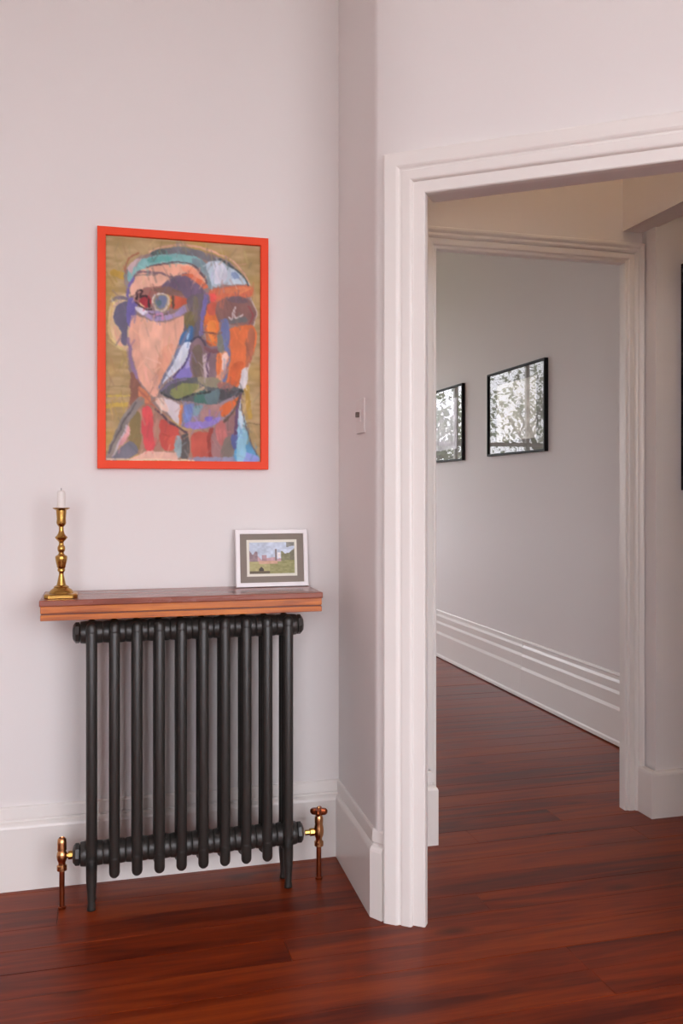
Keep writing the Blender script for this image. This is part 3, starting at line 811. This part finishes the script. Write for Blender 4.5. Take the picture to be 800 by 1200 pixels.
pm((Yg > .33) & (abs(Xg-.65) < .035) & (Yg < .5), (236, 230, 228))
pm((Yg > .36 + vnoise(Xg*100, Yg*0, 8, 6)*.2) & (Xg > .70) & (Yg < .68), (132, 132, 98))
pm((Yg < .13 + vnoise(Xg*100, Yg*0, 6, 8)*.1) & (Xg > .82), (140, 140, 132))
pm((Yg > .2 + (1-Xg)*1.2) & (Xg > .9), (120, 116, 92))
pm(Yg > .62 + .05*np.sin(Xg*5), (150, 148, 96))
pm((Yg > .62) & (Xg < .45), (176, 168, 116))
pm((Yg > .6) & (Yg < .68) & (Xg > .2) & (Xg < .62), (206, 166, 140))
ph += (vnoise(Xg*100, Yg*100, 5, 9)*26)[..., None]
pm((Yg > .78) & (abs(Xg-.26) < .05) & ((Yg-.78) > abs(Xg-.26)*1.2), (72, 62, 54))
pm((Yg > .92) & (Xg < .45), (104, 92, 70))
p_ = grid_picture('photo_print', .149, .102, sx, sy, ph, M['print'], sf, .001); p_.location = (0, -.0102, .0425)

# light switch on the return wall
sw = empty('light_switch', (.7502, 2.584, 1.452)); sw.rotation_euler = (0, 0, R(-90))
tag(sw, 'small white light switch with dark toggle on the return wall', 'light switch')
obj('plate', boxes((-.042, .042, -.006, 0, -.052, .052), bev=.002), M['plastic'], sw)
obj('toggle_surround', boxes((-.012, .012, -.009, -.0055, -.018, .018), bev=.001), M['plastic'], sw)
obj('toggle', boxes((-.006, .006, -.019, -.0085, -.004, .012), bev=.0015), M['toggle'], sw)

# black framed pictures on the far room's wall (face -X)
def black_picture(label, yc, z0, w, h, seed, inner, tone, cat='picture'):
    e = empty('wall_picture', (2.39, yc, z0)); e.rotation_euler = (0, 0, R(-90))
    tag(e, label, cat, 'black framed pictures in the far room')
    frame_bars(e, w, h, .013, .024, M['black'])
    obj('mount', boxes((-w/2+.012, w/2-.012, -.010, -.006, .012, h-.012)), M['mount_white'], e)
    nx, ny = 60, 50
    X, Y = np.meshgrid(np.linspace(0, 1, nx), np.linspace(0, 1, ny))
    g = np.zeros((ny, nx, 3)); g[:] = tone
    n = vnoise(X*100, Y*100, 14, seed) + .6*vnoise(X*100, Y*100, 5, seed+1)
    g += (n*46)[..., None]
    g[(abs(X-.33) < .012) | ((X-.62)**2*3 + (Y-.45)**2 < .02)] -= 22
    pr = grid_picture('print', w*inner, h*inner, nx, ny, g, M['print'], e, .001); pr.location = (0, -.0112, h*(1-inner)/2)
    obj('glass', boxes((-w/2+.0125, w/2-.0125, -.0145, -.0132, .0125, h-.0125)), M['glass'], e)
    return e
black_picture('black framed print whose glass mirrors garden trees', 4.873, 1.451, .775, .525, 21, .68, (206, 204, 190))
black_picture('black framed pale print partly hidden by the inner door surround', 6.06, 1.442, .775, .533, 31, .68, (214, 212, 222))
# black framed picture on the hall wall beyond the pier (only its edge shows)
hp = empty('hall_picture', (2.43, 2.915, 1.228)); tag(hp, 'tall black framed picture on the hall pier beside the inner doorway', 'picture')
frame_bars(hp, .64, .86, .03, .03, M['black'])
obj('mount', boxes((-.292, .292, -.012, -.006, .028, .832)), M['mount_white'], hp)
gg = np.zeros((30, 24, 3)); gg[:] = (150, 140, 128); Xh, Yh = np.meshgrid(np.linspace(0, 1, 24), np.linspace(0, 1, 30)); gg += (vnoise(Xh*60, Yh*60, 14, 41)*50)[..., None]
q = grid_picture('print', .42, .6, 24, 30, gg, M['print'], hp, .001); q.location = (0, -.0132, .13)
obj('glass', boxes((-.291, .291, -.018, -.0165, .029, .831)), M['glass'], hp)

# ---------------------------------------------------------------- trees outside the far window
def tree(label, x, y, h, seed, cr):
    rnd = random.Random(seed)
    e = empty('garden_tree', (x, y, -.3)); tag(e, label, 'tree', 'trees outside the far window')
    bm = bmesh.new(); tips = []
    def limb(p, d, L, r, lev):
        q = p + d*L
        ax = d.to_track_quat('Z', 'Y').to_matrix().to_4x4()
        add_lathe(bm, [(r, 0), (r*.62, L)], 7, Matrix.Translation(p) @ ax)
        if lev == 0: tips.append(q); return
        for _ in range(3 if lev > 1 else 4):
            nd = (d + Vector((rnd.uniform(-1, 1), rnd.uniform(-1, 1), rnd.uniform(-.2, .7)))*.85).normalized()
            limb(p + d*L*rnd.uniform(.6, 1), nd, L*rnd.uniform(.55, .75), r*.55, lev-1)
    limb(Vector((0, 0, 0)), Vector((rnd.uniform(-.1, .1), 0, 1)).normalized(), h*.38, h*.022, 3)
    obj('trunk', bm, M['bark'], e)
    vs, fs = [], []
    for t in tips:
        for _ in range(40):
            c = t + Vector((rnd.gauss(0, cr), rnd.gauss(0, cr), rnd.gauss(0, cr)))
            a = Vector((rnd.uniform(-1, 1), rnd.uniform(-1, 1), rnd.uniform(-1, 1))).normalized()*rnd.uniform(.025, .055)
            b = a.orthogonal().normalized()*a.length*.55
            k = len(vs); vs += [c-a, c+b, c+a, c-b]; fs.append((k, k+1, k+2, k+3))
    me = bpy.data.meshes.new('foliage'); me.from_pydata(vs, [], fs)
    f = link('foliage', me, M['leaf'], e); f['kind'] = 'stuff'
tree('leafy tree with low branches on the lawn outside the far window', -2.6, 13.6, 4.6, 3, .45)
tree('tall loose tree standing further out on the lawn', 2.6, 17.5, 6.0, 5, .6)
tree('broad dense tree at the edge of the lawn', -7.4, 20.5, 7.5, 9, .8)
tree('slim young tree close to the far window', .55, 11.6, 3.6, 13, .3)

# ---------------------------------------------------------------- pendants (unseen lamps added to warm the lobby and hall)
def pendant(x, y, label, energy):
    pl = empty('added_lamp', (x, y, CEIL)); tag(pl, label, 'lamp', 'unseen lamps added to the passage')
    lathe_obj('ceiling_rose', [(.05, -.02), (.05, 0)], M['trim'], pl)
    lathe_obj('cord', [(.004, -.4), (.004, -.02)], M['black'], pl, n=8)
    lathe_obj('lamp_shade', [(.16, -.6), (.09, -.4), (.086, -.4), (.156, -.6)], M['shade'], pl, n=28)
    ld = bpy.data.lights.new('bulb', 'POINT'); ld.energy = energy; ld.color = (1, .76, .54); ld.shadow_soft_size = .05
    lo = bpy.data.objects.new('bulb', ld); COL.objects.link(lo); lo.parent = pl; lo.location = (0, 0, -.52)
pendant(1.62, 2.3, 'unseen pendant lamp added to warm the lobby between the two doorways', 26)
pendant(3.1, 1.75, 'unseen pendant lamp added to warm the hall beyond the dropped beam', 44)
